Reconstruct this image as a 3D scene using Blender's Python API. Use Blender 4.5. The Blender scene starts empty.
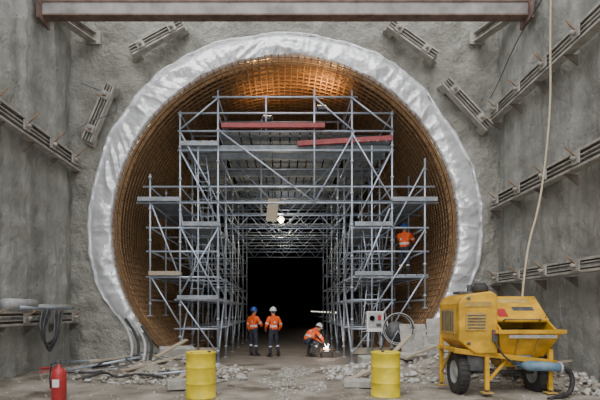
import bpy, bmesh, math, random
from mathutils import Vector, Matrix, noise
random.seed(7)
R=random.uniform
# ------------------------------------------------------------------ materials
def mat(name, c1, c2=None, scale=4.0, rough=0.8, metal=0.0, bump=0.0, bscale=None, detail=6, stretch=None, c3=None, emit=None, estr=0, streak=None, bdist=.06, wet=None):
    m=bpy.data.materials.new(name); m.use_nodes=True
    nt=m.node_tree; N=nt.nodes; L=nt.links
    b=N['Principled BSDF']; b.inputs['Roughness'].default_value=rough; b.inputs['Metallic'].default_value=metal
    tc=N.new('ShaderNodeTexCoord'); mp=N.new('ShaderNodeMapping')
    L.new(tc.outputs['Object'],mp.inputs['Vector'])
    if stretch: mp.inputs['Scale'].default_value=stretch
    n=N.new('ShaderNodeTexNoise'); n.inputs['Scale'].default_value=scale; n.inputs['Detail'].default_value=detail
    n.inputs['Roughness'].default_value=0.62
    L.new(mp.outputs[0],n.inputs['Vector'])
    cr=N.new('ShaderNodeValToRGB'); c2=c2 or c1
    cr.color_ramp.elements[0].position=0.33; cr.color_ramp.elements[0].color=(*c1,1)
    cr.color_ramp.elements[1].position=0.68; cr.color_ramp.elements[1].color=(*c2,1)
    if c3:
        e=cr.color_ramp.elements.new(0.5); e.color=(*c3,1)
    L.new(n.outputs['Fac'],cr.inputs['Fac'])
    out=cr.outputs['Color']
    if streak:
        mp2=N.new('ShaderNodeMapping'); mp2.inputs['Scale'].default_value=streak[0]
        L.new(tc.outputs['Object'],mp2.inputs['Vector'])
        n2=N.new('ShaderNodeTexNoise'); n2.inputs['Scale'].default_value=1.0; n2.inputs['Detail'].default_value=5
        L.new(mp2.outputs[0],n2.inputs['Vector'])
        r2=N.new('ShaderNodeValToRGB'); r2.color_ramp.elements[0].position=0.35; r2.color_ramp.elements[1].position=0.62
        v=streak[1]; r2.color_ramp.elements[0].color=(v,v,v*0.97,1); r2.color_ramp.elements[1].color=(1,1,1,1)
        L.new(n2.outputs['Fac'],r2.inputs['Fac'])
        mx=N.new('ShaderNodeMixRGB'); mx.blend_type='MULTIPLY'; mx.inputs['Fac'].default_value=1
        L.new(out,mx.inputs['Color1']); L.new(r2.outputs['Color'],mx.inputs['Color2']); out=mx.outputs['Color']
    if wet:  # darker, shinier damp patches
        n3=N.new('ShaderNodeTexNoise'); n3.inputs['Scale'].default_value=wet; n3.inputs['Detail'].default_value=4
        L.new(tc.outputs['Object'],n3.inputs['Vector'])
        r3=N.new('ShaderNodeValToRGB'); r3.color_ramp.elements[0].position=.50; r3.color_ramp.elements[0].color=(1,1,1,1)
        r3.color_ramp.elements[1].position=.62; r3.color_ramp.elements[1].color=(.55,.52,.48,1)
        L.new(n3.outputs['Fac'],r3.inputs['Fac'])
        mx3=N.new('ShaderNodeMixRGB'); mx3.blend_type='MULTIPLY'; mx3.inputs['Fac'].default_value=1
        L.new(out,mx3.inputs['Color1']); L.new(r3.outputs['Color'],mx3.inputs['Color2']); out=mx3.outputs['Color']
        mr=N.new('ShaderNodeMapRange'); mr.inputs['From Min'].default_value=.50; mr.inputs['From Max'].default_value=.62; mr.inputs['To Min'].default_value=.9; mr.inputs['To Max'].default_value=.35
        L.new(n3.outputs['Fac'],mr.inputs['Value']); L.new(mr.outputs[0],b.inputs['Roughness'])
    L.new(out,b.inputs['Base Color'])
    if bump:
        nb=N.new('ShaderNodeTexNoise'); nb.inputs['Scale'].default_value=bscale or scale*4; nb.inputs['Detail'].default_value=8 if name!='membrane_foil' else 3
        nb.inputs['Roughness'].default_value=0.65 if name!='membrane_foil' else .5
        L.new(tc.outputs['Object'],nb.inputs['Vector'])
        bp=N.new('ShaderNodeBump'); bp.inputs['Strength'].default_value=bump; bp.inputs['Distance'].default_value=bdist
        L.new(nb.outputs['Fac'],bp.inputs['Height']); L.new(bp.outputs[0],b.inputs['Normal'])
    if emit:
        b.inputs['Emission Color'].default_value=(*emit,1); b.inputs['Emission Strength'].default_value=estr
    return m
M={}
M['shot']=mat('shotcrete',(0.35,0.34,0.30),(0.58,0.565,0.505),1.6,0.92,bump=1.0,bscale=7,c3=(0.47,0.46,0.41),streak=((.8,.8,0.5),0.72),bdist=.18)
M['side']=mat('side_concrete',(0.33,0.33,0.30),(0.55,0.545,0.50),1.5,0.9,bump=1.0,bscale=5,streak=((1.3,1.3,0.22),0.64),bdist=.12,c3=(.44,.435,.40))
M['foil']=mat('membrane_foil',(0.74,0.76,0.79),(0.90,0.91,0.93),2,0.26,metal=0.35,bump=0.6,bscale=3.2,bdist=.10)
M['lining']=mat('tunnel_lining',(0.10,0.075,0.05),(0.19,0.15,0.10),2,0.95,bump=0.5)
M['dark']=mat('tunnel_unlit_dark',(0.03,0.03,0.032),(0.07,0.07,0.07),2,0.9)  # darkness of the unlit far tunnel put into the base colour
M['rust']=mat('rusty_rebar',(0.22,0.12,0.055),(0.42,0.26,0.13),5,0.85)
M['steel']=mat('galvanised_steel',(0.42,0.49,0.60),(0.64,0.70,0.79),6,0.40,metal=0.45)
M['deck']=mat('scaffold_deck',(0.22,0.25,0.28),(0.40,0.43,0.46),5,0.6,metal=0.2)
M['red']=mat('red_primer_beam',(0.28,0.045,0.055),(0.42,0.10,0.09),4,0.6)
M['wood']=mat('site_timber',(0.36,0.29,0.20),(0.54,0.46,0.35),6,0.85,bump=0.3,stretch=(1,8,8))
M['waler']=mat('waler_steel',(0.30,0.28,0.25),(0.52,0.50,0.46),5,0.75,metal=0.15,c3=(0.40,0.38,0.34))
M['walerdk']=mat('beam_dusty_steel',(0.12,0.10,0.085),(0.26,0.22,0.19),4,0.75,metal=0.15)
M['strutdk']=mat('strut_flange',(0.12,0.075,0.06),(0.24,0.16,0.13),4,0.75,metal=0.15)
M['beamgrey']=mat('strut_web',(0.22,0.20,0.19),(0.42,0.40,0.385),2,0.65,metal=0.1)
M['ground']=mat('site_mud',(0.20,0.17,0.135),(0.46,0.42,0.36),1.4,0.85,bump=0.9,bscale=14,c3=(0.32,0.285,0.235),detail=9,wet=.9)
M['road']=mat('tunnel_road',(0.18,0.15,0.12),(0.30,0.26,0.22),1.4,0.6,bump=0.4,bscale=10)
M['gravel']=mat('pale_gravel',(0.40,0.39,0.36),(0.68,0.67,0.64),9,0.9)
M['gravel2']=mat('brown_rubble',(0.24,0.21,0.175),(0.46,0.42,0.36),7,0.9)
M['yellow']=mat('yellow_paint',(0.78,0.41,0.02),(0.92,0.54,0.04),3,0.45,bump=0.08,streak=((2.5,2.5,4),0.58))
M['drum']=mat('drum_yellow',(0.84,0.64,0.02),(0.95,0.76,0.05),3,0.4,streak=((3,3,5),0.72))
M['ydk']=mat('yellow_dirty',(0.38,0.25,0.07),(0.66,0.43,0.10),7,0.7,bump=0.2)
M['black']=mat('black_rubber',(0.02,0.02,0.02),(0.06,0.058,0.055),5,0.7)
M['dgrey']=mat('dark_metal',(0.07,0.07,0.075),(0.17,0.17,0.175),5,0.55,metal=0.4)
M['blue']=mat('blue_pipe_paint',(0.10,0.20,0.30),(0.24,0.36,0.46),5,0.5)
M['cement']=mat('cement_crust',(0.33,0.32,0.29),(0.56,0.54,0.50),6,0.95,bump=0.5)
M['orange']=mat('hi_vis_orange',(0.95,0.11,0.015),(1.0,0.17,0.03),8,0.7)
M['reflex']=mat('reflective_tape',(0.75,0.76,0.74),(0.85,0.86,0.84),8,0.4)
M['navy']=mat('work_trousers',(0.02,0.025,0.04),(0.05,0.055,0.075),8,0.85)
M['boot']=mat('boot_leather',(0.02,0.018,0.015),(0.05,0.045,0.04),8,0.7)
M['skin']=mat('skin',(0.55,0.32,0.22),(0.65,0.40,0.29),10,0.55)
M['hair']=mat('hair',(0.03,0.02,0.012),(0.07,0.045,0.03),20,0.8)
M['lip']=mat('lips',(0.42,0.16,0.13),None,5,0.5)
M['eye']=mat('eye_dark',(0.02,0.02,0.02),None,5,0.2)
M['white']=mat('white_plastic',(0.78,0.78,0.76),(0.88,0.88,0.86),4,0.4)
M['bluehat']=mat('blue_helmet',(0.03,0.10,0.40),None,4,0.35)
M['redp']=mat('red_enamel',(0.38,0.025,0.03),(0.52,0.05,0.05),4,0.4)
M['rope']=mat('hose_beige',(0.46,0.38,0.26),(0.62,0.53,0.38),10,0.7)
M['glow']=mat('lamp_glow',(1,0.9,0.6),None,5,0.5,emit=(1,0.78,0.42),estr=14)
M['tlamp']=mat('tunnel_lamp_glow',(1,0.9,0.8),None,5,0.5,emit=(1,0.9,0.75),estr=3.0)
M['arc']=mat('arc_glow',(1,0.9,0.9),None,5,0.5,emit=(1,0.88,0.85),estr=25)
M['silverpipe']=mat('duct_grey',(0.36,0.37,0.38),(0.54,0.54,0.54),5,0.5,metal=0.1)

# ------------------------------------------------------------------ mesh builder
class MB:
    def __init__(s): s.v=[]; s.f=[]; s.mi=[]; s.ms=[]; s.sm=[]
    def m(s,k):
        if k not in s.ms: s.ms.append(k)
        return s.ms.index(k)
    def add(s,vs,fs,k,smooth=False):
        o=len(s.v); s.v+= [tuple(v) for v in vs]; i=s.m(k)
        for f in fs: s.f.append(tuple(o+a for a in f)); s.mi.append(i); s.sm.append(smooth)
    def box(s,c,size,k,rot=None):
        c=Vector(c); vs=[]
        for x in(-.5,.5):
            for y in(-.5,.5):
                for z in(-.5,.5):
                    v=Vector((x*size[0],y*size[1],z*size[2]))
                    if rot is not None: v=rot@v
                    vs.append(c+v)
        s.add(vs,[(0,1,3,2),(4,6,7,5),(0,4,5,1),(2,3,7,6),(0,2,6,4),(1,5,7,3)],k)
    def beam(s,p1,p2,w,h,k,up=(0,0,1)):
        p1=Vector(p1);p2=Vector(p2);d=(p2-p1); L=d.length; d.normalize()
        u=Vector(up); a=d.cross(u); 
        if a.length<1e-4: a=d.cross(Vector((0,1,0)))
        a.normalize(); u=a.cross(d)
        rot=Matrix((a,d,u)).transposed()
        s.box((p1+p2)/2,(w,L,h),k,rot)
    def tube(s,p1,p2,r,k,seg=6,r2=None,cap=True):
        s.path([p1,p2],[r,r if r2 is None else r2],k,seg,cap)
    def path(s,pts,rs,k,seg=6,cap=True,closed=False):
        pts=[Vector(p) for p in pts]; n=len(pts)
        if not isinstance(rs,(list,tuple)): rs=[rs]*n
        vs=[];fs=[]; prev=None
        for i,p in enumerate(pts):
            if i==0: d=pts[1]-pts[0]
            elif i==n-1: d=pts[-1]-pts[-2]
            else: d=(pts[i+1]-pts[i]).normalized()+(pts[i]-pts[i-1]).normalized()
            if d.length<1e-9: d=Vector((0,0,1))
            d.normalize()
            if prev is None:
                a=d.cross(Vector((0,0,1)))
                if a.length<1e-3: a=d.cross(Vector((0,1,0)))
            else:
                a=prev-d*prev.dot(d)
            a.normalize(); prev=a; b=d.cross(a)
            for j in range(seg):
                t=2*math.pi*j/seg; vs.append(p+(a*math.cos(t)+b*math.sin(t))*rs[i])
        for i in range(n-1):
            for j in range(seg):
                j2=(j+1)%seg; fs.append((i*seg+j,i*seg+j2,(i+1)*seg+j2,(i+1)*seg+j))
        if cap:
            fs.append(tuple(range(seg))[::-1]); fs.append(tuple((n-1)*seg+j for j in range(seg)))
        s.add(vs,fs,k,seg>4)
    def spline(s,pts,r,k,seg=6,sub=6):
        P=[Vector(p) for p in pts]; P=[P[0]]+P+[P[-1]]; o=[]
        for i in range(1,len(P)-2):
            for j in range(sub):
                t=j/sub; a,b,c,d=P[i-1],P[i],P[i+1],P[i+2]
                o.append(.5*((2*b)+(-a+c)*t+(2*a-5*b+4*c-d)*t*t+(-a+3*b-3*c+d)*t**3))
        o.append(P[-1]); s.path(o,r,k,seg)
    def lathe(s,prof,k,c=(0,0,0),seg=24,rot=None,smooth=True):
        c=Vector(c);vs=[];fs=[];n=len(prof)
        for r,z in prof:
            for j in range(seg):
                t=2*math.pi*j/seg; v=Vector((r*math.cos(t),r*math.sin(t),z))
                if rot is not None: v=rot@v
                vs.append(c+v)
        for i in range(n-1):
            for j in range(seg):
                j2=(j+1)%seg; fs.append((i*seg+j,i*seg+j2,(i+1)*seg+j2,(i+1)*seg+j))
        s.add(vs,fs,k,smooth)
    def extr(s,poly,y0,y1,k):  # poly in xz
        n=len(poly); vs=[(x,y0,z) for x,z in poly]+[(x,y1,z) for x,z in poly]
        fs=[tuple(range(n)),tuple(range(n,2*n))[::-1]]+[(i,i+n,(i+1)%n+n,(i+1)%n) for i in range(n)]
        s.add(vs,fs,k)
    def ell(s,c,r,k,rot=None,seg=12,rings=8):
        c=Vector(c);vs=[];fs=[]
        for i in range(rings+1):
            p=math.pi*i/rings
            for j in range(seg):
                t=2*math.pi*j/seg
                v=Vector((r[0]*math.sin(p)*math.cos(t),r[1]*math.sin(p)*math.sin(t),r[2]*math.cos(p)))
                if rot is not None: v=rot@v
                vs.append(c+v)
        for i in range(rings):
            for j in range(seg):
                j2=(j+1)%seg; fs.append((i*seg+j,(i+1)*seg+j,(i+1)*seg+j2,i*seg+j2))
        s.add(vs,fs,k,True)
    def rock(s,c,r,k):
        c=Vector(c); t=(1+5**.5)/2
        base=[(-1,t,0),(1,t,0),(-1,-t,0),(1,-t,0),(0,-1,t),(0,1,t),(0,-1,-t),(0,1,-t),(t,0,-1),(t,0,1),(-t,0,-1),(-t,0,1)]
        fs=[(0,11,5),(0,5,1),(0,1,7),(0,7,10),(0,10,11),(1,5,9),(5,11,4),(11,10,2),(10,7,6),(7,1,8),(3,9,4),(3,4,2),(3,2,6),(3,6,8),(3,8,9),(4,9,5),(2,4,11),(6,2,10),(8,6,7),(9,8,1)]
        sx,sy,sz=R(.7,1.3),R(.7,1.3),R(.45,.9); a=R(0,6.28); ca,sa=math.cos(a),math.sin(a)
        vs=[]
        for b in base:
            v=Vector(b).normalized()*r*R(.75,1.15); x,y,z=v.x*sx,v.y*sy,v.z*sz
            vs.append(c+Vector((x*ca-y*sa,x*sa+y*ca,z)))
        s.add(vs,fs,k)
    def obj(s,name,parent=None,bevel=0,loc=None,rz=0,solid=0):
        me=bpy.data.meshes.new(name); me.from_pydata(s.v,[],s.f); me.update()
        for k in s.ms: me.materials.append(M[k])
        me.polygons.foreach_set('material_index',s.mi); me.polygons.foreach_set('use_smooth',s.sm)
        bm=bmesh.new(); bm.from_mesh(me)
        bmesh.ops.recalc_face_normals(bm,faces=bm.faces); bm.to_mesh(me); bm.free()
        ob=bpy.data.objects.new(name,me); bpy.context.collection.objects.link(ob)
        if parent: ob.parent=parent
        if loc: ob.location=loc
        ob.rotation_euler[2]=rz
        if bevel:
            md=ob.modifiers.new('bevel','BEVEL'); md.width=bevel; md.segments=2; md.limit_method='ANGLE'
        return ob
def empty(name,loc=(0,0,0),rz=0):
    e=bpy.data.objects.new(name,None); bpy.context.collection.objects.link(e); e.location=loc; e.rotation_euler[2]=rz; return e
def nz(x,y,z): return noise.noise(Vector((x,y,z)))

# ------------------------------------------------------------------ shell
CZ=4.2; RT=5.42; YP=15.0; WX=6.65; TOP=13.0; BOT=-1.45
angs=sorted([2*math.pi*i/420 for i in range(420)]+[math.atan2(zz-CZ,xx)%(2*math.pi) for xx in(-WX-.3,WX+.3) for zz in(BOT,TOP)])
mb=MB(); vs=[];fs=[];NR=30
for a in angs:
    c,s_=math.cos(a),math.sin(a); t=1e9
    if abs(c)>1e-6: t=min(t,(WX+.3)/abs(c))
    if s_>1e-6: t=min(t,(TOP-CZ)/s_)
    if s_<-1e-6: t=min(t,(CZ-BOT)/-s_)
    for i in range(NR+1):
        r=RT+(t-RT)*i/NR; x=c*r; z=CZ+s_*r
        y=YP+0.08*nz(x*.9,0,z*.9)+0.08*nz(x*2.6,5,z*2.6)+.04*nz(x*7,3,z*7)
        vs.append((x,y,z))
n=len(angs)
for j in range(n):
    for i in range(NR):
        j2=(j+1)%n; fs.append((j*(NR+1)+i,j2*(NR+1)+i,j2*(NR+1)+i+1,j*(NR+1)+i+1))
mb.add(vs,fs,'shot',True); mb.obj('wall_back')
def side(name,sgn):
    mb=MB();vs=[];fs=[];ny=190;nzn=90
    for i in range(ny+1):
        y=-4+19.3*i/ny
        for j in range(nzn+1):
            z=-.4+(TOP+.4)*j/nzn
            ph=((y-14.6)/2.2)%1.0
            sc=0.08 if ph<.6 else 0.0
            x=sgn*(WX-0.02+sc+0.06*nz(y*.7,z*.5,sgn*9)+0.05*nz(y*2.2,z*2.2,2)+.02*nz(y*6,z*6,4))
            vs.append((x,y,z))
    for i in range(ny):
        for j in range(nzn):
            a=i*(nzn+1)+j; fs.append((a,a+1,a+nzn+2,a+nzn+1))
    mb.add(vs,fs,'side',True); return mb.obj(name)
side('wall_left',-1); side('wall_right',1)
mb=MB();vs=[];fs=[];nx,ny=120,150
def gz(x,y):
    e=min(1,max(0,(15.0-y)/1.5))
    h=0.03*nz(x*1.3,y*1.3,0)+0.02*nz(x*4,y*4,3)
    side_=max(0,abs(x)-2.2)/4.4
    return e*(h+0.10*side_)
for i in range(nx+1):
    for j in range(ny+1):
        x=-6.8+13.6*i/nx; y=-4+19.05*j/ny; vs.append((x,y,gz(x,y)))
for i in range(nx):
    for j in range(ny):
        a=i*(ny+1)+j; fs.append((a,a+ny+1,a+ny+2,a+1))
mb.add(vs,fs,'ground',True); mb.obj('ground')
mb=MB(); mb.add([(-3.5,15,0),(3.5,15,0),(3.5,61,0),(-3.5,61,0)],[(0,1,2,3)],'road'); mb.obj('floor')
def tubewall(name,y0,y1,r,k,steps,rough):
    mb=MB();vs=[];fs=[];n=120
    for i in range(steps+1):
        y=y0+(y1-y0)*i/steps
        for j in range(n):
            t=2*math.pi*j/n; rr=r+rough*nz(math.cos(t)*3,y*.8,math.sin(t)*3)
            vs.append((rr*math.cos(t),y,CZ+rr*math.sin(t)))
    for i in range(steps):
        for j in range(n):
            j2=(j+1)%n; fs.append((i*n+j,i*n+j2,(i+1)*n+j2,(i+1)*n+j))
    mb.add(vs,fs,k,True); return mb.obj(name)
tubewall('wall_tunnel',15.0,30,RT,'lining',30,0.02)
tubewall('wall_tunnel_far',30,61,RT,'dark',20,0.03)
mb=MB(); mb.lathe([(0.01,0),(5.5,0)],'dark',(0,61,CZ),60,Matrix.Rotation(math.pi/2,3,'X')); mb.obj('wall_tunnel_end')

# ------------------------------------------------------------------ foil collar: draped sheet with soft folds
mb=MB();vs=[];fs=[];n=900
NP=24
a0,a1=math.radians(-36),math.radians(216)
def rdg(x,y,z): return 1-2*abs(nz(x,y,z))
for i in range(n+1):
    t=a0+(a1-a0)*i/n; deg=math.degrees(t)
    wid=.84+.12*nz(t*2.5,1,0)+.08*nz(t*7,4,0)+.04*nz(t*17,4,0)
    if 100<deg<160: wid+=.12*math.sin((deg-100)/60*math.pi)
    if deg<-10: wid*=max(.45,1-(-10-deg)/45)
    if deg>195: wid*=max(.45,1-(deg-195)/40)
    for j in range(NP+1):
        w=j/NP
        rr=5.33+wid*w
        env=math.sin(math.pi*min(1,w*1.0+.12))**.6 if w<.88 else .55*(1-w)/.12+.12
        yy=-.13*env-.02
        sk=w*.22*nz(t*2,0,3)   # folds lean
        fold=.085*nz((t+sk)*9,w*.8,7)+.060*rdg((t+sk*2)*15+w*.5,w*.9,2)+.018*nz(t*42-w*2,w*3,5)+.05*math.sin(w*9+4*nz(t*4,w,1))*nz(t*5,2,w)
        yy-=fold*env
        if j==0: yy=.30; rr=5.42
        if j==1: yy=.04; rr=5.36
        vs.append((rr*math.cos(t),YP+yy,CZ+rr*math.sin(t)))
m_=NP+1
for i in range(n):
    for j in range(m_-1):
        a=i*m_+j; fs.append((a,a+1,a+m_+1,a+m_))
mb.add(vs,fs,'foil',True); mb.obj('waterproofing_membrane_collar')

# ------------------------------------------------------------------ rebar cage
mb=MB()
def ring(r,y,rad,k='rust'):
    seg=100; b0,b1=math.radians(-50),math.radians(230)
    mb.path([(r*math.cos(b0+(b1-b0)*i/seg),y,CZ+r*math.sin(b0+(b1-b0)*i/seg)) for i in range(seg+1)],rad,k,4,False)
y=14.92
while y<27:
    ring(5.12,y,0.018)
    if y<20: ring(5.32,y+.1,0.013)
    y+=0.25 if y<21 else .5
for i in range(5): ring(5.12+0.05*i,14.84+0.02*(i%2),0.013)
for i in range(125):
    t=math.radians(-48+276*i/124)
    for r in(5.10,5.33):
        c,s_=math.cos(t),math.sin(t)
        mb.tube((r*c,14.75+R(-.08,.08),CZ+r*s_),(r*c,27,CZ+r*s_),0.016,'rust',4,cap=False)
mb.obj('rebar_cage')

# ------------------------------------------------------------------ scaffold
sc=MB(); T=0.032
def tb(a,b,r=T,k='steel'): sc.tube(a,b,r,k,6)
rows=[15.2,17.2,19.4,21.8,24.2,26.6]
xs={-4.27:(1.5,6.0),-3.32:(0.45,8.0),-2.12:(0.0,8.66),2.12:(0.0,8.66),3.39:(0.5,8.0),4.43:(1.75,6.5)}
for y in rows:
    for x,(z0,z1) in xs.items():
        tb((x,y,z0),(x,y,z1)); sc.box((x,y,z0+.015),(.15,.15,.03),'steel')
        z=z0+.4
        while z<z1:
            sc.tube((x,y,z-.03),(x,y,z+.03),0.055,'steel',6); z+=1.0
    for (z,xa,xb) in [(8.44,-2.3,2.3),(7.93,-3.4,3.45),(7.36,-3.4,3.45),(6.75,-3.4,3.45),(5.6,-4.5,4.75),(5.09,-4.7,4.85)]:
        tb((xa,y,z),(xb,y,z))
    for z,w in((4.3,1),(3.55,1),(2.74,1),(2.02,0),(1.1,0)):
        tb((-4.4 if w else -3.5,y,z),(-2.1,y,z)); tb((2.1,y,z),(4.55 if w else 3.5,y,z))
    if y>16:
        tb((-2.12,y,4.62),(2.12,y,4.62),.025)
        for i in range(10):
            x=-2.12+.424*i; tb((x,y,4.62 if i%2 else 5.09),(x+.424,y,5.09 if i%2 else 4.62),.016)
tb((0.93,15.2,5.1),(0.93,15.2,8.7)); tb((-0.6,15.2,7.3),(-0.6,15.2,8.5)); tb((-0.85,17.2,5.1),(-0.85,17.2,8.5)); tb((1.9,17.2,5.1),(1.9,17.2,8.5))
for x,(z0,z1) in xs.items():
    for z in (1.1,2.02,2.74,3.55,4.3,5.09,5.6,6.75,7.36,7.93,8.44):
        if z0<z<z1: tb((x,15.2,z),(x,26.6,z),.025)
for y in rows:
    for x in(-2.75,2.75): tb((x,y,.3),(x,y,6.9),.026)
D=[((-2.0,7.3),(0.93,5.1)),((2.2,7.35),(0.93,5.1)),((-3.3,6.7),(-2.15,4.6)),((-3.3,4.3),(-2.1,2.1)),((-4.2,5.0),(-3.35,2.8)),((-3.3,2.0),(-2.1,0.3)),
   ((3.35,6.7),(2.3,4.6)),((3.3,4.9),(2.2,2.3)),((4.4,4.2),(2.7,1.6)),((3.4,2.0),(2.1,.3)),((-2.1,8.4),(-3.3,7.4)),((4.4,6.2),(3.4,4.3)),((-2.1,5.1),(-3.3,7.3)),((-4.2,2.7),(-3.3,1.2)),
   ((-2.1,4.3),(-3.3,2.2)),((4.4,2.8),(3.4,1.2)),((2.1,8.4),(3.4,7.4)),((3.4,5.1),(2.1,7.3)),((.93,8.4),(2.1,7.4))]
for (a,b) in D: tb((a[0],15.14,a[1]),(b[0],15.14,b[1]),.027)
for x in(-2.12,2.12,-3.32,3.39):
    for i in range(4):
        z0=.5 if abs(x)>3 else .2
        tb((x,rows[i],z0+.2*(i%2)),(x,rows[i+1],2.6)); tb((x,rows[i+1],2.8),(x,rows[i],4.9),.025)
for y in rows[1:]:
    tb((-3.3,y,4.3),(-2.1,y,2.1),.025); tb((3.3,y,4.3),(2.1,y,2.1),.025); tb((-2.1,y,7.3),(0,y,5.1),.025); tb((2.1,y,7.3),(0,y,5.1),.025)
def deck(x0,x1,z,y0=15.2,y1=26.6,k='deck',gap=.03):
    n=max(1,round((x1-x0)/.32)); w=(x1-x0)/n
    for i in range(n):
        for a,b in zip(rows[:-1],rows[1:]):
            if a>=y1-.01: break
            sc.box((x0+w*(i+.5),(a+b)/2,z+.05),(w-gap,b-a-.06,.05),k)
        sc.tube((x0+w*(i+.5),y0-.05,z+.04),(x0+w*(i+.5),y0+.03,z+.04),.02,'steel',5)
deck(-3.3,-2.15,7.0); deck(-2.1,2.1,7.3,gap=.05); deck(2.2,3.35,7.0)
deck(-4.65,-3.4,5.12); deck(3.45,4.7,5.12)
deck(-3.25,-2.2,4.33,y1=19); deck(2.2,3.3,4.33,y1=19)
deck(-4.3,-3.4,2.76); deck(3.45,4.55,2.76)
deck(-3.25,-2.2,2.04,y1=19); deck(2.2,3.3,2.76,y1=19)
for (x0,x1,z,k) in [(-4.65,-3.3,5.2,'deck'),(-3.25,-2.1,4.42,'deck'),(-4.3,-3.3,2.86,'wood'),(-3.4,-2.1,2.1,'deck'),(3.4,4.8,5.2,'deck'),(2.2,3.4,4.42,'deck'),(2.2,3.4,2.86,'deck'),(-3.3,-2.1,6.95,'deck')]:
    sc.box(((x0+x1)/2,15.12,z),(x1-x0,.04,.13),k)
sc.beam((-2.0,15.1,7.5),(1.25,15.1,7.5),.12,.14,'red'); sc.beam((.4,15.3,7.0),(3.4,15.2,7.14),.12,.15,'red')
for yy,zz in((15.5,6.9),(16.4,6.95),(18.5,6.95),(20.8,6.95),(23,6.95)):
    sc.beam((-3.3,yy,zz),(3.4,yy,zz),.1,.2,'deck')
def ladder(x,y,z0,z1,dx):
    for o in(-.2,.2): sc.tube((x+o,y,z0),(x+o+dx,y,z1),.02,'steel',5)
    n=int((z1-z0)/.28)
    for i in range(1,n):
        t=i/n; sc.tube((x-.2+dx*t,y,z0+(z1-z0)*t),(x+.2+dx*t,y,z0+(z1-z0)*t),.013,'steel',4)
ladder(-2.9,15.6,2.1,4.4,.35); ladder(-2.5,15.6,4.45,7.0,-.3); ladder(2.6,15.6,.1,2.8,.3); ladder(2.9,15.5,2.9,4.4,-.2)
sc.box((-.42,16,5.02),(.36,.03,.75),'wood',Matrix.Rotation(.12,3,'Y'))
sc.tube((-.42,16,5.3),(-.42,16,7.3),.008,'black',4)
for x in(-2.7,2.75):
    sc.box((x,15.3,.4),(1.2,.08,.2),'wood'); 
sc.obj('scaffold_tower')

mb=MB()
mb.box((0,0,.5),(.5,.25,.62),'white'); mb.box((0,-.13,.55),(.42,.02,.46),'silverpipe')
mb.lathe([(0.0,0),(.07,0),(.08,.02),(.08,.04)],'dgrey',(-.1,-.14,.6),16,Matrix.Rotation(math.pi/2,3,'X'))
mb.box((.12,-.15,.62),(.1,.02,.16),'redp'); mb.box((.1,-.15,.4),(.14,.03,.08),'dgrey')
for x in(-.2,.2):
    for y in(-.1,.1): mb.tube((x,y,-.55),(x,y,.2),.02,'steel',6)
mb.path([(.15,-.1,.2),(.25,-.25,-.1),(.1,-.3,-.45),(-.3,-.35,-.55)],.02,'black',6)
mb.obj('electrical_cabinet',loc=(2.75,14.75,.85))
mb=MB(); rx=Matrix.Rotation(math.pi/2,3,'X')
mb.lathe([(.05,-.12),(.3,-.12),(.3,-.09),(.14,-.08),(.14,.08),(.3,.09),(.3,.12),(.05,.12)],'dgrey',(0,0,.36),24,rx)
for k_ in range(3): mb.path([((.40+.03*k_)*math.cos(a/24*6.283),-.2-.03*k_,.45+(.42+.02*k_)*math.sin(a/24*6.283)) for a in range(25)],.016,'silverpipe' if k_!=1 else 'black',6)
mb.lathe([(.15,-.08),(.22,-.07),(.22,.07),(.15,.08)],'black',(0,0,.36),20,rx)
for o in(-.18,.18): mb.path([(-.22,o,.02),(0,o,.4),(.22,o,.02)],.015,'steel',6)
mb.obj('cable_reel',loc=(3.3,14.2,.7))

# ------------------------------------------------------------------ lamps
def flood(name,loc,power,col):
    e=empty(name,loc)
    mb=MB()
    mb.extr([(-.16,0),(.16,0),(.11,-.12),(-.11,-.12)],-.1,.1,'dgrey'); mb.box((0,0,.005),(.28,.17,.01),'glow')
    mb.path([(-.18,0,0),(-.18,0,-.16),(.18,0,-.16),(.18,0,0)],.012,'steel',5)
    mb.obj('housing',e)
    l=bpy.data.lights.new(name+'_light','SPOT'); l.energy=power; l.color=col; l.shadow_soft_size=.12; l.spot_size=math.radians(150); l.spot_blend=.9
    o=bpy.data.objects.new('light',l); bpy.context.collection.objects.link(o); o.parent=e; o.location=(0,0,.06); o.rotation_euler=(math.pi,0,0)
flood('halogen_floodlight',(1.2,15.7,8.35),260,(1,.50,.17))
flood('halogen_floodlight.001',(-.6,16.4,8.3),130,(1,.50,.17))
e=empty('hanging_work_lamp',(-.17,19.6,5.45))
mb=MB(); mb.lathe([(0.001,.12),(.05,.12),(.06,.04),(.17,-.02),(.16,-.03)],'dgrey'); mb.ell((0,0,-.06),(.13,.13,.13),'glow'); mb.tube((0,0,.1),(0,0,1.8),.01,'black',5); mb.obj('lamp_body',e)
l=bpy.data.lights.new('l','POINT'); l.energy=120; l.color=(1,.84,.56); l.shadow_soft_size=.1
o=bpy.data.objects.new('light',l); bpy.context.collection.objects.link(o); o.parent=e; o.location=(0,-.05,-.3)
e=empty('tunnel_lighting_line')
mb=MB()
for i in range(11): mb.ell((3.0,28.5+2.6*i,1.55),(.06,.05,.04),'tlamp')
mb.tube((3.1,27.5,1.45),(3.1,58,1.45),.04,'silverpipe',6); mb.tube((3.1,27.5,1.1),(3.1,58,1.1),.09,'silverpipe',8)
for i in range(12): mb.tube((3.1,28+2.6*i,0),(3.1,28+2.6*i,1.5),.03,'dgrey',6)
mb.obj('cable_and_lamps',e)
for (xx,yy,zz,en) in((0,24.5,6.0,35),(2.6,31,1.9,14),(2.6,40,1.9,14)):  # first is an added fill light without fixture; others go with the lamp string
    l=bpy.data.lights.new('tl','POINT'); l.energy=en; l.color=(.95,.93,.95); l.shadow_soft_size=.2
    o=bpy.data.objects.new('light',l); bpy.context.collection.objects.link(o); o.parent=e; o.location=(xx,yy,zz)

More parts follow.
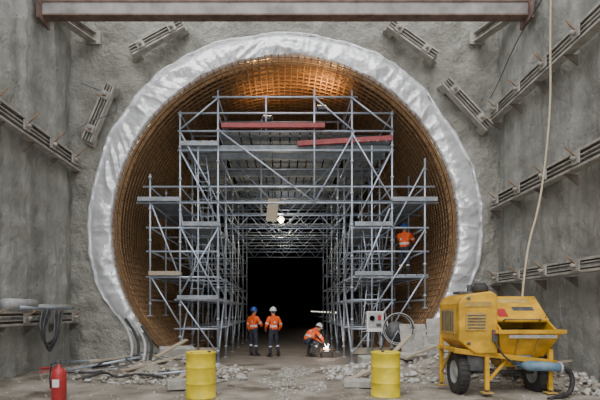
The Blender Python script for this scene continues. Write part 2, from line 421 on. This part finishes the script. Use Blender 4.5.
# ------------------------------------------------------------------ struts and walers
mb=MB()
yb=13.0; zb=9.80; hx=6.55
mb.box((0,yb,zb+.18),(2*hx,.30,.04),'strutdk'); mb.box((0,yb,zb-.18),(2*hx,.30,.04),'strutdk'); mb.box((0,yb-.1,zb),(2*hx,.05,.33),'beamgrey')
for s_ in(-1,1): mb.box((s_*6.55,yb,zb),(.08,.6,.7),'strutdk')
mb.box((-.2,yb-.05,zb+.30),(10.6,.12,.12),'strutdk')
mb.obj('steel_strut')
for s_,nm in((-1,'corner_brace_beam'),(1,'corner_brace_beam.001')):
    mb=MB(); p=Vector((s_*6.5,13.6,zb+.35)); q=Vector((s_*5.95,14.9,zb+.35))
    a=Vector((0,0,.13))
    mb.beam(p+a,q+a,.26,.03,'waler'); mb.beam(p-a,q-a,.26,.03,'waler'); mb.beam(p,q,.04,.26,'walerdk')
    mb.box(q,(.45,.06,.4),'waler'); mb.box(p,(.08,.4,.4),'waler'); mb.obj(nm)
def channelpair(mb,p,q,out,up,h=.34,d=.2):
    p=Vector(p);q=Vector(q);out=Vector(out).normalized();up=Vector(up).normalized()
    for s_ in(-1,1):
        c=up*(s_*(h/2-.03)); mb.beam(p+c,q+c,d,.025,'waler',up)
        c2=up*(s_*.05); mb.beam(p+c2,q+c2,d,.025,'waler',up)
        cm=up*(s_*(h/4+.01)); mb.beam(p+cm,q+cm,.03,h/2-.1,'walerdk',up)
        ce=up*(s_*(h/2-.045))+out*(d/2); mb.beam(p+ce,q+ce,.02,.055,'waler',up)
def anchor(mb,c,out,rod,up):
    c=Vector(c);out=Vector(out).normalized();rod=Vector(rod)
    mb.beam(c,c+out*.04,.24,.24,'waler',up); 
    mb.tube(c+out*.04,c+out*.13,.055,'waler',6)
    mb.tube(c,c+rod,.016,'rust',5)
def waler(name,s_,z,y0=7.2,y1=14.7,rodz=.2,X=6.38,rl=.3,h=.38):
    mb=MB(); channelpair(mb,(s_*X,y0,z),(s_*X,y1,z),(-s_,0,0),(0,0,1),h,.22)
    y=y0+.5
    while y<y1:
        anchor(mb,(s_*(X-.12),y,z),(-s_,0,0),(-s_*rl,-.1,rodz),(0,0,1))
        mb.add([(s_*6.6,y+.5,z-.2),(s_*(X-.1),y+.5,z-.2),(s_*6.6,y+.5,z-.45),(s_*6.6,y+.53,z-.2),(s_*(X-.1),y+.53,z-.2),(s_*6.6,y+.53,z-.45)],[(0,1,2),(3,5,4),(0,3,4,1),(1,4,5,2),(0,2,5,3)],'walerdk')
        y+=1.3
    mb.box((s_*6.5,y1,z),(.3,.04,.42),'waler'); mb.obj(name)
waler('anchor_waler_beam',-1,6.15,rodz=.28,rl=.38,h=.46); waler('anchor_waler_beam.001',-1,1.5,y1=14.6)
waler('anchor_waler_beam.002',1,7.65,h=.42); waler('anchor_waler_beam.003',1,4.95,h=.42); waler('anchor_waler_beam.004',1,2.65,h=.34)
def px(x,y,s_=32.0): return ((x-285)/s_,(310-y)/s_+1.7)
k=5
for (a,b) in [((130,50),(182,22)),((86,140),(110,84)),((390,22),(436,55)),((446,80),(490,127))]:
    mb=MB(); x0,z0=px(*a,33); x1,z1=px(*b,33); p=Vector((x0,14.66,z0)); q=Vector((x1,14.66,z1)); d=(q-p).normalized(); up=d.cross(Vector((0,1,0)))
    channelpair(mb,p,q,(0,-1,0),up,.36,.22)
    for t in(.2,.8): anchor(mb,p.lerp(q,t)+Vector((0,-.12,0)),(0,-1,0),(R(-.1,.1),-.4,-.2),up)
    for t in(.05,.95): mb.beam(p.lerp(q,t)+Vector((0,.12,0)),p.lerp(q,t)+Vector((0,.38,0)),.3,.3,'waler',up)
    mb.obj('anchor_waler_beam.%03d'%k); k+=1
def hose(name,pts,r,k):
    mb=MB(); mb.spline(pts,r,k,8); return mb.obj(name)
hose('supply_hose',[(6.1,11.0,9.5),(6.08,11.0,8),(6.02,10.9,6.4),(5.85,10.8,5),(5.6,10.6,4),(5.3,10.4,3.2),(5.13,10.25,2.6),(5.05,10.2,2.05),(5.0,10.15,1.7)],.022,'rope')
hose('power_cable',[(6.2,14.5,8.1),(6.0,13.5,8.1),(5.9,12,8.6),(6.1,10.5,9.2),(6.2,9.5,9.3)],.012,'black')
hose('anchor_cable',[(-6.3,13.6,6.3),(-5.9,14.2,7.2),(-5.2,14.75,7.8),(-5.4,14.8,8.3),(-6.2,14.6,8.6)],.012,'dgrey')
mb=MB()
for i in range(5):
    o=.06*i
    mb.spline([(-6.05,12.0+o*2,1.72),(-5.97,11.7+o,1.3-.05*i),(-5.95,11.9+o,.9-.06*i),(-5.93,12.3+o,1.05),(-6.0,12.5+o*2,1.70)],.024,'black' if i%2 else 'dgrey')
mb.obj('hanging_hose_bundle')
mb=MB()
mb.tube((-6.3,10.8,1.84),(-6.28,12.0,1.84),.13,'silverpipe',14); mb.tube((-6.2,11.2,1.76),(-6.25,14,1.76),.05,'steel',8)
mb.tube((-6.38,12.3,1.78),(-6.35,14.4,1.78),.07,'waler',8); mb.obj('stored_pipes')

# ------------------------------------------------------------------ drums
def drum(name,loc,rz):
    mb=MB()
    pr=[(0.001,.0),(.27,.0),(.292,.0),(.296,.02),(.285,.035),(.285,.24),(.289,.27),(.298,.285),(.289,.30),(.285,.33),(.285,.55),(.289,.58),(.298,.595),(.289,.61),(.285,.64),(.285,.845),(.296,.86),(.296,.88),(.285,.885),(.275,.865),(.001,.862)]
    mb.lathe(pr,'drum',seg=40)
    mb.lathe([(.0,.866),(.035,.866),(.035,.89),(0,.89)],'dgrey',(.17,.05,0),12); mb.lathe([(.0,.866),(.02,.866),(.02,.885),(0,.885)],'dgrey',(-.18,-.03,0),12)
    mb.obj(name,loc=loc,rz=rz)
drum('oil_drum',(-1.63,9.3,gz(-1.63,9.3)),.3); drum('oil_drum.001',(2.0,9.55,gz(2,9.55)),1.4)

mb=MB()
mb.lathe([(.001,0),(.11,0),(.13,.03),(.13,.48),(.11,.55),(.06,.59),(.035,.62),(.035,.66),(.001,.66)],'redp',seg=24)
mb.box((0,0,.69),(.05,.05,.07),'dgrey'); mb.box((.05,0,.73),(.18,.03,.025),'dgrey'); mb.box((.05,0,.69),(.14,.03,.02),'dgrey')
mb.path([(-.03,0,.69),(-.14,0,.66),(-.17,0,.42),(-.15,0,.22)],.014,'black',6); mb.box((0,-.128,.33),(.12,.012,.14),'white')
mb.obj('fire_extinguisher',loc=(-4.12,8.75,gz(-4.12,8.75)))

# ------------------------------------------------------------------ mortar pump
P=empty('mortar_mixing_pump',(4.24,9.75,.06))
b=MB()
b.extr([(-.92,1.05),(-.92,1.76),(-.86,1.88),(-.74,1.94),(-.30,2.0),(-.18,1.92),(-.18,.80),(-.60,.80)],-.60,.58,'yellow')
b.obj('engine_housing',P,bevel=.03)
b=MB()
b.box((-.6,-.612,1.42),(.40,.02,.34),'ydk'); b.box((-.55,-.61,1.75),(.5,.012,.10),'ydk')
for i in range(5): b.box((-.6,-.628,1.30+.06*i),(.34,.015,.018),'dgrey')
b.box((-.93,0,1.42),(.02,.8,.5),'ydk')
for i in range(7): b.box((-.945,-.30+.1*i,1.42),(.015,.03,.4),'dgrey')
b.box((-.55,.1,1.99),(.35,.4,.05),'dgrey'); b.tube((-.42,.2,1.97),(-.42,.2,2.16),.05,'dgrey',10); b.lathe([(.001,.14),(.10,.13),(.16,.04),(.16,-.02),(.14,-.05),(.001,-.05)],'black',(-.32,-.1,2.05),16)
b.box((-.25,-.62,1.15),(.1,.04,.22),'dgrey'); b.ell((-.25,-.65,1.2),(.03,.02,.03),'redp')
for z in(1.0,1.86): b.box((-.74,-.61,z),(.07,.02,.05),'dgrey')
b.obj('vents_and_exhaust',P,bevel=.006)
b=MB()
def slab(poly,x0,x1,k):
    n=len(poly); vs=[(x0,y,z) for y,z in poly]+[(x1,y,z) for y,z in poly]
    b.add(vs,[tuple(range(n)),tuple(range(n,2*n))[::-1]]+[(i,(i+1)%n,(i+1)%n+n,i+n) for i in range(n)],k)
slab([(.52,1.2),(.58,1.2),(.58,1.88),(.15,1.92),(.13,1.86),(.52,1.82)],-.18,.90,'yellow')
slab([(.15,1.92),(-.42,1.44),(-.40,1.40),(.17,1.87)],-.18,.90,'yellow')
for x in(-.18,.86): slab([(-.66,1.22),(.56,1.22),(.56,1.86),(.15,1.90),(-.42,1.42),(-.66,1.28)],x,x+.04,'yellow')
def onhood(y0,y1,x0,x1,k):
    f=lambda y:1.92+(y-.15)*(.48/.57)
    slab([(y0,f(y0)+.012),(y1,f(y1)+.012),(y1,f(y1)-.01),(y0,f(y0)-.01)],x0,x1,k)
onhood(-.16,-.34,-.05,.14,'redp'); onhood(.08,-.02,.05,.70,'ydk'); onhood(-.12,-.2,.3,.72,'dgrey')
for x in(-.14,.86): 
    for y in(.1,-.36):
        f=1.92+(y-.15)*(.48/.57); b.ell((x,y,f+.01),(.018,.018,.012),'dgrey')
b.path([(.0,-.42,1.42),(.0,-.50,1.46),(.7,-.50,1.46),(.7,-.42,1.42)],.015,'dgrey',6)
b.obj('hopper_hood',P,bevel=.008)
b=MB()
def frus(o,k):
    t=[(-.20+o,-.68+o,1.22),(1.02-o,-.68+o,1.22),(1.02-o,.56-o,1.22),(-.20+o,.56-o,1.22)]; q=[(.06+o,-.24,.52+o),(.72-o,-.24,.52+o),(.72-o,.22,.52+o),(.06+o,.22,.52+o)]
    b.add(t+q,[(0,1,5,4),(1,2,6,5),(2,3,7,6),(3,0,4,7),(4,5,6,7)],k)
frus(0,'yellow'); frus(.025,'cement')
for (p,q) in [((-.22,-.70,1.23),(1.04,-.70,1.23)),((-.22,.58,1.23),(1.04,.58,1.23)),((-.22,-.70,1.23),(-.22,.58,1.23)),((1.04,-.70,1.23),(1.04,.58,1.23))]: b.beam(p,q,.07,.07,'yellow')
for i in range(11): x=-.1+.105*i; b.tube((x,-.68,1.24),(x,.55,1.24),.012,'dgrey',5)
for i in range(4): y=-.45+.28*i; b.tube((-.2,y,1.245),(1.02,y,1.245),.012,'dgrey',5)
for x in(.2,.6): b.beam((x,-.665,1.18),(x*.8+.1,-.25,.56),.03,.05,'ydk')
b.box((.42,-.735,1.14),(.9,.015,.06),'cement')
b.obj('hopper',P)
b=MB()
for y in(-.5,.5):
    b.beam((-.98,y,.86),(1.0,y,.62),.08,.1,'yellow')
for x,z in((-.92,.86),(.95,.62),(-.2,.77)): b.box((x,0,z),(.08,1.0,.08),'yellow')
for (x,y,z) in((-.9,.5,.86),(-.36,-.52,.78),(.86,-.52,.64),(.93,.5,.64)):
    b.beam((x,y,z+.25),(x,y,.1),.08,.08,'yellow',(0,1,0)); b.box((x,y,.05),(.2,.2,.03),'ydk'); b.tube((x,y,.05),(x,y,.2),.025,'dgrey',8)
b.beam((-.9,.5,.3),(-.9,-.1,.85),.04,.04,'ydk'); b.beam((-.34,-.5,.25),(.1,-.4,.7),.05,.05,'yellow')
b.beam((.86,-.5,.35),(.5,-.4,.7),.05,.05,'yellow')
b.beam((.9,0,.6),(1.2,.1,.45),.08,.08,'yellow'); b.lathe([(.03,-.03),(.06,-.03),(.06,.03),(.03,.03)],'dgrey',(1.25,.11,.44),12)
b.box((-.5,-.1,.62),(.4,.7,.32),'dgrey')
b.obj('chassis',P,bevel=.008)
b=MB()
ry=Matrix.Rotation(math.pi/2,3,'Y')
for x in(-.76,.80):
    b.lathe([(.23,-.09),(.35,-.105),(.40,-.095),(.42,-.05),(.425,0),(.42,.05),(.40,.095),(.35,.105),(.23,.09)],'black',(x,-.1,.40),36,ry)
    for i in range(28):
        a=2*math.pi*i/28; b.box((x,-.1+.425*math.cos(a),.40+.425*math.sin(a)),(.17,.03,.02),'black',Matrix.Rotation(a-math.pi/2,3,'X'))
    b.lathe([(.001,-.05),(.10,-.06),(.12,-.02),(.20,-.02),(.235,-.085),(.245,-.085),(.24,.085),(.20,.03),(.001,.03)],'silverpipe',(x,-.1,.40),28,ry)
b.tube((-.76,-.1,.40),(.8,-.1,.40),.04,'dgrey',10)
b.obj('wheels',P)
b=MB()
b.path([(.35,-.35,.60),(.45,-.55,.57),(.75,-.66,.57),(.95,-.72,.55)],[.10,.10,.09,.08],'blue',14); b.lathe([(.09,-.02),(.12,-.02),(.12,.02),(.09,.02)],'silverpipe',(.93,-.71,.55),18,ry)
b.spline([(.95,-.72,.55),(1.10,-.72,.50),(1.16,-.73,.3),(1.05,-.78,.08),(.6,-.95,.0)],.045,'black',10)
b.box((.38,-.33,.66),(.3,.25,.2),'blue'); b.tube((.2,-.3,.7),(-.1,-.2,.75),.08,'dgrey',12)
b.spline([(-.25,-.62,1.05),(-.15,-.75,.8),(.05,-.72,.65),(.25,-.5,.6)],.018,'black',6)
b.tube((.96,-.72,1.3),(1.04,-.55,1.68),.018,'dgrey',6)
b.obj('delivery_pipe',P)

# ------------------------------------------------------------------ rubble
def mound(mb,cx,cy,sx,sy,h,k):
    vs=[];fs=[];n=34
    for i in range(n+1):
        for j in range(n+1):
            x=cx+(i/n-.5)*4*sx; x=max(-6.4,min(6.4,x)); y=cy+(j/n-.5)*4*sy; y=min(y,14.7)
            z=h*math.exp(-((x-cx)/sx)**2-((y-cy)/sy)**2)*(1+.35*nz(x*3,y*3,1))-.05+gz(x,y); vs.append((x,y,z))
    for i in range(n):
        for j in range(n): a=i*(n+1)+j; fs.append((a,a+n+1,a+n+2,a+1))
    mb.add(vs,fs,k,True)
def pile(name,n,area,rmin,rmax,ks,hf,md=None):
    mb=MB()
    for i in range(n):
        x=R(area[0],area[1]); y=R(area[2],area[3]); r=rmin+(rmax-rmin)*random.random()**3
        h=hf(x,y); 
        if h<0: continue
        mb.rock((x,y,gz(x,y)+h*(.75+.3*random.random() if md else random.random())+r*.25),r,random.choice(ks))
    if md: mound(mb,*md,'ground')
    return mb.obj(name)
def hump(cx,cy,sx,sy,h): return lambda x,y: h*math.exp(-((x-cx)/sx)**2-((y-cy)/sy)**2)-.03 if h*math.exp(-((x-cx)/sx)**2-((y-cy)/sy)**2)>.04 else -1
pile('gravel_strip',2000,(-.6,.9,8.4,14.0),.008,.035,['gravel','gravel','gravel2'],lambda x,y: .01 if nz(x*1.5,y*.8,4)+.35-.5*abs(x-.15)>0 else -1)
pile('rubble_pile',2300,(-5.8,-.9,10.0,14.6),.012,.10,['gravel','gravel2','gravel2'],hump(-3.3,12.6,1.8,1.3,.42),(-3.3,12.6,1.8,1.3,.42))
pile('rubble_pile.001',2600,(1.0,6.4,9.9,14.5),.012,.11,['gravel','gravel','gravel2'],hump(3.8,12.7,2.2,1.2,.48),(3.8,12.7,2.2,1.2,.48))
pile('rubble_pile.002',600,(5.2,6.5,9.0,11.2),.012,.09,['gravel','gravel2'],hump(5.95,10.2,.6,.8,.35),(5.95,10.2,.6,.7,.33))
pile('scattered_stones',2600,(-6,6,8.6,14.6),.005,.026,['gravel','gravel2'],lambda x,y: 0.0 if abs(x)>.8 else -1)
mb=MB()
for (x,y,z,sx,sy,sz,a) in [(-3.2,14.2,.45,1.0,.5,.3,.3),(-2.5,13.7,.3,.6,.4,.25,-.3),(3.75,14.0,.85,.8,.06,.9,.15),(4.55,14.1,.95,.75,.06,1.0,-.1),(4.2,13.6,.7,.6,.06,.6,.3),(2.5,13.3,.3,.9,.4,.25,.2),(3.3,12.6,.5,.7,.5,.12,.5),(4.0,12.9,.7,.5,.4,.1,-.5)]:
    mb.box((x,y,z),(sx,sy,sz),'cement',Matrix.Rotation(a,3,'Z')@Matrix.Rotation(-.25 if sy<.1 else .1,3,'X'))
mb.obj('concrete_slabs',bevel=.02)
mb=MB()
for (p,q,w) in [((-3.9,11.4,.25),(-2.4,12.9,.55),.12),((-3.3,12.3,.5),(-2.8,13.6,.85),.14),((-2.5,10.6,.1),(-2.1,12.0,.32),.14),((-4.9,12.0,.4),(-3.6,12.9,.55),.12),((-2.9,11.6,.3),(-1.8,12.2,.2),.1),((1.4,10.8,.1),(2.6,12.3,.35),.15),((4.7,12.5,.5),(6.1,11.6,.45),.2),((5.3,11.4,.3),(6.2,10.4,.6),.2),((2.6,12.2,.45),(3.5,13.4,1.0),.12),((3.0,12.0,.5),(3.9,12.5,.75),.1)]:
    mb.beam(p,q,w,.04,'wood')
mb.obj('timber_planks')
mb=MB()
for i in range(4): mb.spline([(-4.0+.17*i,12.3,.25),(-3.98+.17*i,12.5,.7),(-4.2+.2*i,12.8,1.15-.08*i),(-4.6+.22*i,13.2,1.55-.1*i)],.038,'black' if i%2 else 'silverpipe',10)
mb.spline([(-4.6,10.9,.12),(-4.2,11.1,.25),(-3.8,10.9,.18),(-3.4,11.2,.2),(-2.8,11.0,.15)],.03,'black',8)
for i in range(9):
    x=R(-5.8,-2.4); y=R(11.2,13.2); pts=[]
    for j in range(6):
        h=.42*math.exp(-((x+3.3)/1.8)**2-((y-12.6)/1.3)**2)
        pts.append((x,y,gz(x,y)+h+R(.02,.16))); x+=R(-.5,.6); y+=R(-.35,.35); x=max(-6,min(-1.6,x))
    mb.spline(pts,R(.012,.024),random.choice(['black','dgrey','silverpipe','redp' if i==3 else 'black']),6)
for q in[((-5.4,11.8,.2),(-3.7,12.2,.5)),((-3.0,11.2,.2),(-1.8,11.9,.25)),((-4.8,13,.4),(-3.6,12.4,.55)),((-5.9,12.9,.3),(-4.6,12.3,.42))]: mb.tube(*q,.028,'steel',8)
mb.obj('tangled_cables_and_pipes')
mb=MB()
for i,(y,a) in enumerate(((11.9,.28),(12.6,.35),(13.4,.25))):
    mb.box((6.12-.05*i,y,.95),(.03,.7,1.2),'cement' if i!=1 else 'wood',Matrix.Rotation(a,3,'Y'))
mb.obj('leaning_formwork_sheets')
mb=MB()
for i in range(5): mb.box((-.45+.225*i,0,.14),(.12,.8,.025),'wood')
for y in(-.35,0,.35): mb.box((0,y,.06),(1.05,.09,.12),'wood')
for i in range(2):
    for j in range(2): mb.ell((-.25+.5*i,-.18+.36*j,.24),(.27,.2,.09),'cement')
mb.ell((0,0,.38),(.28,.2,.09),'cement')
mb.obj('pallet_with_cement_sacks',loc=(5.55,11.3,.34),rz=.4)
mb=MB(); mb.box((-2.15,10.2,.13),(.7,.35,.2),'cement',Matrix.Rotation(.3,3,'Z')); mb.box((1.75,10.5,.10),(.9,.4,.16),'cement',Matrix.Rotation(-.15,3,'Z')); mb.obj('concrete_blocks',bevel=.02)

# ------------------------------------------------------------------ people
def person(name,loc,rz,J,helmet,look=(0,0),scale=1.0,trous='navy'):
    root=empty(name,loc,rz); root.scale=(scale,)*3
    names=['pelvis','spine','chest','neckb','neck','shL','elL','wrL','shR','elR','wrR','hipL','knL','anL','toL','hipR','knR','anR','toR']
    rad=dict(pelvis=(.155,.12),spine=(.15,.115),chest=(.175,.125),neckb=(.10,.085),neck=(.058,.058),hip=(.105,.105),kn=(.075,.075),an=(.06,.06),to=(.05,.042),sh=(.088,.088),el=(.064,.064),wr=(.046,.046))
    ed=[('pelvis','spine'),('spine','chest'),('chest','neckb'),('neckb','neck')]
    for s_ in'LR': ed+=[('chest','sh'+s_),('sh'+s_,'el'+s_),('el'+s_,'wr'+s_),('pelvis','hip'+s_),('hip'+s_,'kn'+s_),('kn'+s_,'an'+s_),('an'+s_,'to'+s_)]
    me=bpy.data.meshes.new('body'); me.from_pydata([J[n] for n in names],[(names.index(a),names.index(b_)) for a,b_ in ed],[])
    ob=bpy.data.objects.new('body_tmp',me); bpy.context.collection.objects.link(ob)
    sk=ob.modifiers.new('s','SKIN'); sk.use_smooth_shade=True
    for i,nm in enumerate(names):
        r=rad.get(nm) or rad[nm[:-1]]; me.skin_vertices[0].data[i].radius=r
    me.skin_vertices[0].data[0].use_root=True
    ss=ob.modifiers.new('u','SUBSURF'); ss.levels=2; ss.render_levels=2
    dg=bpy.context.evaluated_depsgraph_get(); dg.update()
    m2=bpy.data.meshes.new_from_object(ob.evaluated_get(dg)); bpy.data.objects.remove(ob)
    m2.materials.clear()
    for k_ in['orange',trous,'boot','reflex','skin']: m2.materials.append(M[k_])
    V={n:Vector(J[n]) for n in names}
    for p in m2.polygons:
        c=p.center; best=(9,None,0)
        for a,b_ in ed:
            A,B=V[a],V[b_]; d=B-A; t=max(0,min(1,(c-A).dot(d)/d.length_squared)); dist=(c-(A+d*t)).length/( .12)
            if dist<best[0]: best=(dist,(a,b_),t)
        a,b_=best[1]; t=best[2]; i=0
        if a[:2] in('hi','kn') or b_[:3]=='hip': i=1
        if a[:2]=='kn' and t>.72: i=2
        if a[:2]=='an': i=2
        if (a,b_)==('pelvis','spine') and t<.12: i=1
        if (a,b_)==('pelvis','spine') and t>.80 : i=3
        if (a,b_)==('spine','chest') and .70<t<.85: i=3
        if a[:2]=='sh' and .68<t<.80: i=3
        if a[:2]=='kn' and .25<t<.35: i=3
        if (a,b_)==('neckb','neck') and t>.45: i=4
        p.material_index=i; p.use_smooth=True
    bo=bpy.data.objects.new('body',m2); bpy.context.collection.objects.link(bo); bo.parent=root
    h=MB()
    hc=Vector(J['head']); up=(hc-V['neck']).normalized(); yaw=Matrix.Rotation(look[0],3,'Z')@Matrix.Rotation(look[1],3,'X')
    def at(x,y,z): return hc+yaw@Vector((x,y,z))
    h.path([V['neck']-up*.03,hc-up*.03],[.056,.052],'skin',12)
    h.ell(hc,(.077,.095,.118),'skin',yaw,20,14); h.ell(at(0,.03,-.07),(.055,.06,.05),'skin',yaw)
    h.path([at(0,.088,.015),at(0,.112,-.02),at(0,.092,-.032)],[.008,.015,.010],'skin',8)
    for s_ in(-1,1):
        h.ell(at(s_*.030,.083,.012),(.013,.010,.008),'white',yaw); h.ell(at(s_*.030,.091,.012),(.006,.004,.006),'eye',yaw)
        h.ell(at(s_*.079,.0,-.005),(.010,.020,.032),'skin',yaw); h.ell(at(s_*.03,.089,.030),(.018,.006,.004),'hair',yaw)
    h.ell(at(0,.086,-.060),(.025,.010,.007),'lip',yaw)
    h.ell(at(0,-.02,.02),(.083,.090,.112),'hair',yaw,18,10)
    if helmet:
        rr=yaw; prof=[(.128,.0),(.126,.02),(.118,.06),(.098,.10),(.06,.13),(.001,.142)]
        h.lathe(prof,helmet,at(0,-.005,.035),24,rr); h.lathe([(.126,.0),(.142,-.006),(.14,-.012),(.12,-.004)],helmet,at(0,-.005,.035),24,rr)
        h.ell(at(0,.13,.032),(.075,.05,.008),helmet,yaw); h.path([at(0,-.12,.06),at(0,-.08,.15),at(0,0,.185),at(0,.08,.15),at(0,.12,.06)],.012,helmet,6)
    h.obj('head',root)
    hd=MB()
    for s_,sg in(('L',-1),('R',1)):
        w=V['wr'+s_]; d=(w-V['el'+s_]).normalized(); side=d.cross(Vector((0,1,0)));
        if side.length<.2: side=Vector((1,0,0))
        side.normalize(); n_=d.cross(side).normalized()
        curl=-side if (-side).x*sg<0 else side
        pc=w+d*.055; rot=Matrix((curl,n_,d)).transposed()
        hd.ell(pc,(.017,.042,.055),'skin',rot,12,8); hd.tube(w-d*.03,w+d*.03,.030,'skin',10)
        for i,Lf in enumerate((.070,.082,.076,.058)):
            b0=w+d*.095+n_*(.030-.020*i); b1=b0+d*Lf*.45+curl*.008; b2=b1+(d*.7+curl*.7)*Lf*.35; b3=b2+(d*.25+curl*.95)*Lf*.3
            hd.path([b0-d*.02,b1,b2,b3],[.010,.0095,.0085,.006],'skin',7)
        t0=w+d*.03+n_*.032; t1=t0+(d*.6+n_*.7)*.035; t2=t1+(d*.8+n_*.15+curl*.5)*.032; hd.path([t0,t1,t2],[.013,.011,.008],'skin',7)
    hd.obj('hands',root)
    cl=MB(); cl.lathe([(.075,-.03),(.082,.0),(.072,.03),(.062,.03)],'orange',V['neckb'].lerp(V['neck'],.45),16,Vector((0,0,1)).rotation_difference(up).to_matrix())
    for s_ in'LR':
        A,B=V['an'+s_],V['to'+s_]; f=(B-A); f.z=0; f.normalize(); cl.beam(Vector((A.x,A.y,.02))-f*.06,Vector((B.x,B.y,.02))+f*.05,.09,.035,'boot')
    cl.obj('collar_and_soles',root)
    return root
def stand(**k):
    J=dict(pelvis=(0,0,.96),spine=(0,.01,1.13),chest=(0,.0,1.32),neckb=(0,0,1.45),neck=(0,.01,1.53),head=(0,.03,1.64),
      shL=(-.19,0,1.40),elL=(-.26,-.03,1.12),wrL=(-.25,.08,.88),shR=(.19,0,1.40),elR=(.26,-.03,1.12),wrR=(.25,.08,.88),
      hipL=(-.095,0,.90),knL=(-.12,.03,.50),anL=(-.13,-.02,.10),toL=(-.16,.13,.05),hipR=(.095,0,.90),knR=(.12,.02,.50),anR=(.14,-.02,.10),toR=(.17,.13,.05))
    J.update(k); return J
person('construction_worker',(-1.17,17.8,0),-.7,stand(elR=(.30,.10,1.16),wrR=(.16,.28,1.10),knL=(-.15,.05,.5)),'bluehat',(-.5,0))
person('construction_worker.001',(-.42,17.5,0),.55,stand(elL=(-.31,-.02,1.14),wrL=(-.24,.16,1.0),elR=(.32,-.02,1.13),wrR=(.27,.14,.95),anR=(.2,-.04,.10),toR=(.25,.1,.05),knR=(.15,.02,.5)),'white',(.2,0))
cr=dict(pelvis=(0,-.22,.60),spine=(0,-.12,.76),chest=(0,.06,.90),neckb=(0,.19,.97),neck=(0,.25,1.0),head=(0,.35,1.05),
  shL=(-.18,.10,.92),elL=(-.24,.28,.70),wrL=(-.12,.46,.55),shR=(.18,.10,.92),elR=(.24,.30,.70),wrR=(.10,.48,.55),
  hipL=(-.11,-.20,.56),knL=(-.20,.18,.56),anL=(-.17,-.02,.10),toL=(-.20,.14,.05),hipR=(.11,-.20,.56),knR=(.2,.16,.50),anR=(.17,-.10,.10),toR=(.20,.06,.05))
person('construction_worker.002',(.95,17.5,0),-1.0,cr,'white',(0,-.5))
person('construction_worker.003',(4.05,16.3,2.84),-.6,stand(elL=(-.27,.18,1.30),wrL=(-.15,.40,1.42),elR=(.27,.15,1.22),wrR=(.18,.40,1.20)),'bluehat',(0,0),1.0,'navy')
e=empty('welding_job',(1.5,17.25,0)); mb=MB()
mb.box((0,0,.2),(.5,.3,.03),'dgrey'); 
for x in(-.2,.2):
    for y in(-.1,.1): mb.tube((x,y,0),(x,y,.2),.02,'dgrey',6)
mb.tube((-.25,0,.26),(.3,.05,.27),.03,'rust',8); mb.obj('workpiece',e)
mb=MB(); mb.ell((0,0,.36),(.03,.03,.03),'arc')
for i in range(26):
    a=R(0,6.28); z=R(-.15,.18); d=R(.05,.16); mb.tube((math.cos(a)*.03,math.sin(a)*.03,.36),(math.cos(a)*d,math.sin(a)*d,.34+z),.0016,'arc',4)
mb.obj('arc_sparks',e)
l=bpy.data.lights.new('arc','POINT'); l.energy=9; l.color=(1,.8,.7); l.shadow_soft_size=.05
o=bpy.data.objects.new('light',l); bpy.context.collection.objects.link(o); o.parent=e; o.location=(0,-.12,.5)

# ------------------------------------------------------------------ world, sun, camera
w=bpy.data.worlds.new('overcast'); bpy.context.scene.world=w; w.use_nodes=True
bg=w.node_tree.nodes['Background']; bg.inputs['Color'].default_value=(.96,.97,1.0,1); bg.inputs['Strength'].default_value=1.65
s=bpy.data.lights.new('sun','SUN'); s.energy=2.0; s.angle=math.radians(50); s.color=(1,.98,.95)
so=bpy.data.objects.new('sun',s); bpy.context.collection.objects.link(so); so.location=(0,0,20); so.rotation_euler=(math.radians(38),math.radians(-10),0)
cam=bpy.data.cameras.new('camera'); cam.lens=28.8; cam.sensor_width=36; cam.shift_x=.025; cam.shift_y=.1833; cam.clip_end=200
co=bpy.data.objects.new('camera',cam); bpy.context.collection.objects.link(co); co.location=(0,0,1.7); co.rotation_euler=(math.pi/2,0,0)
bpy.context.scene.camera=co
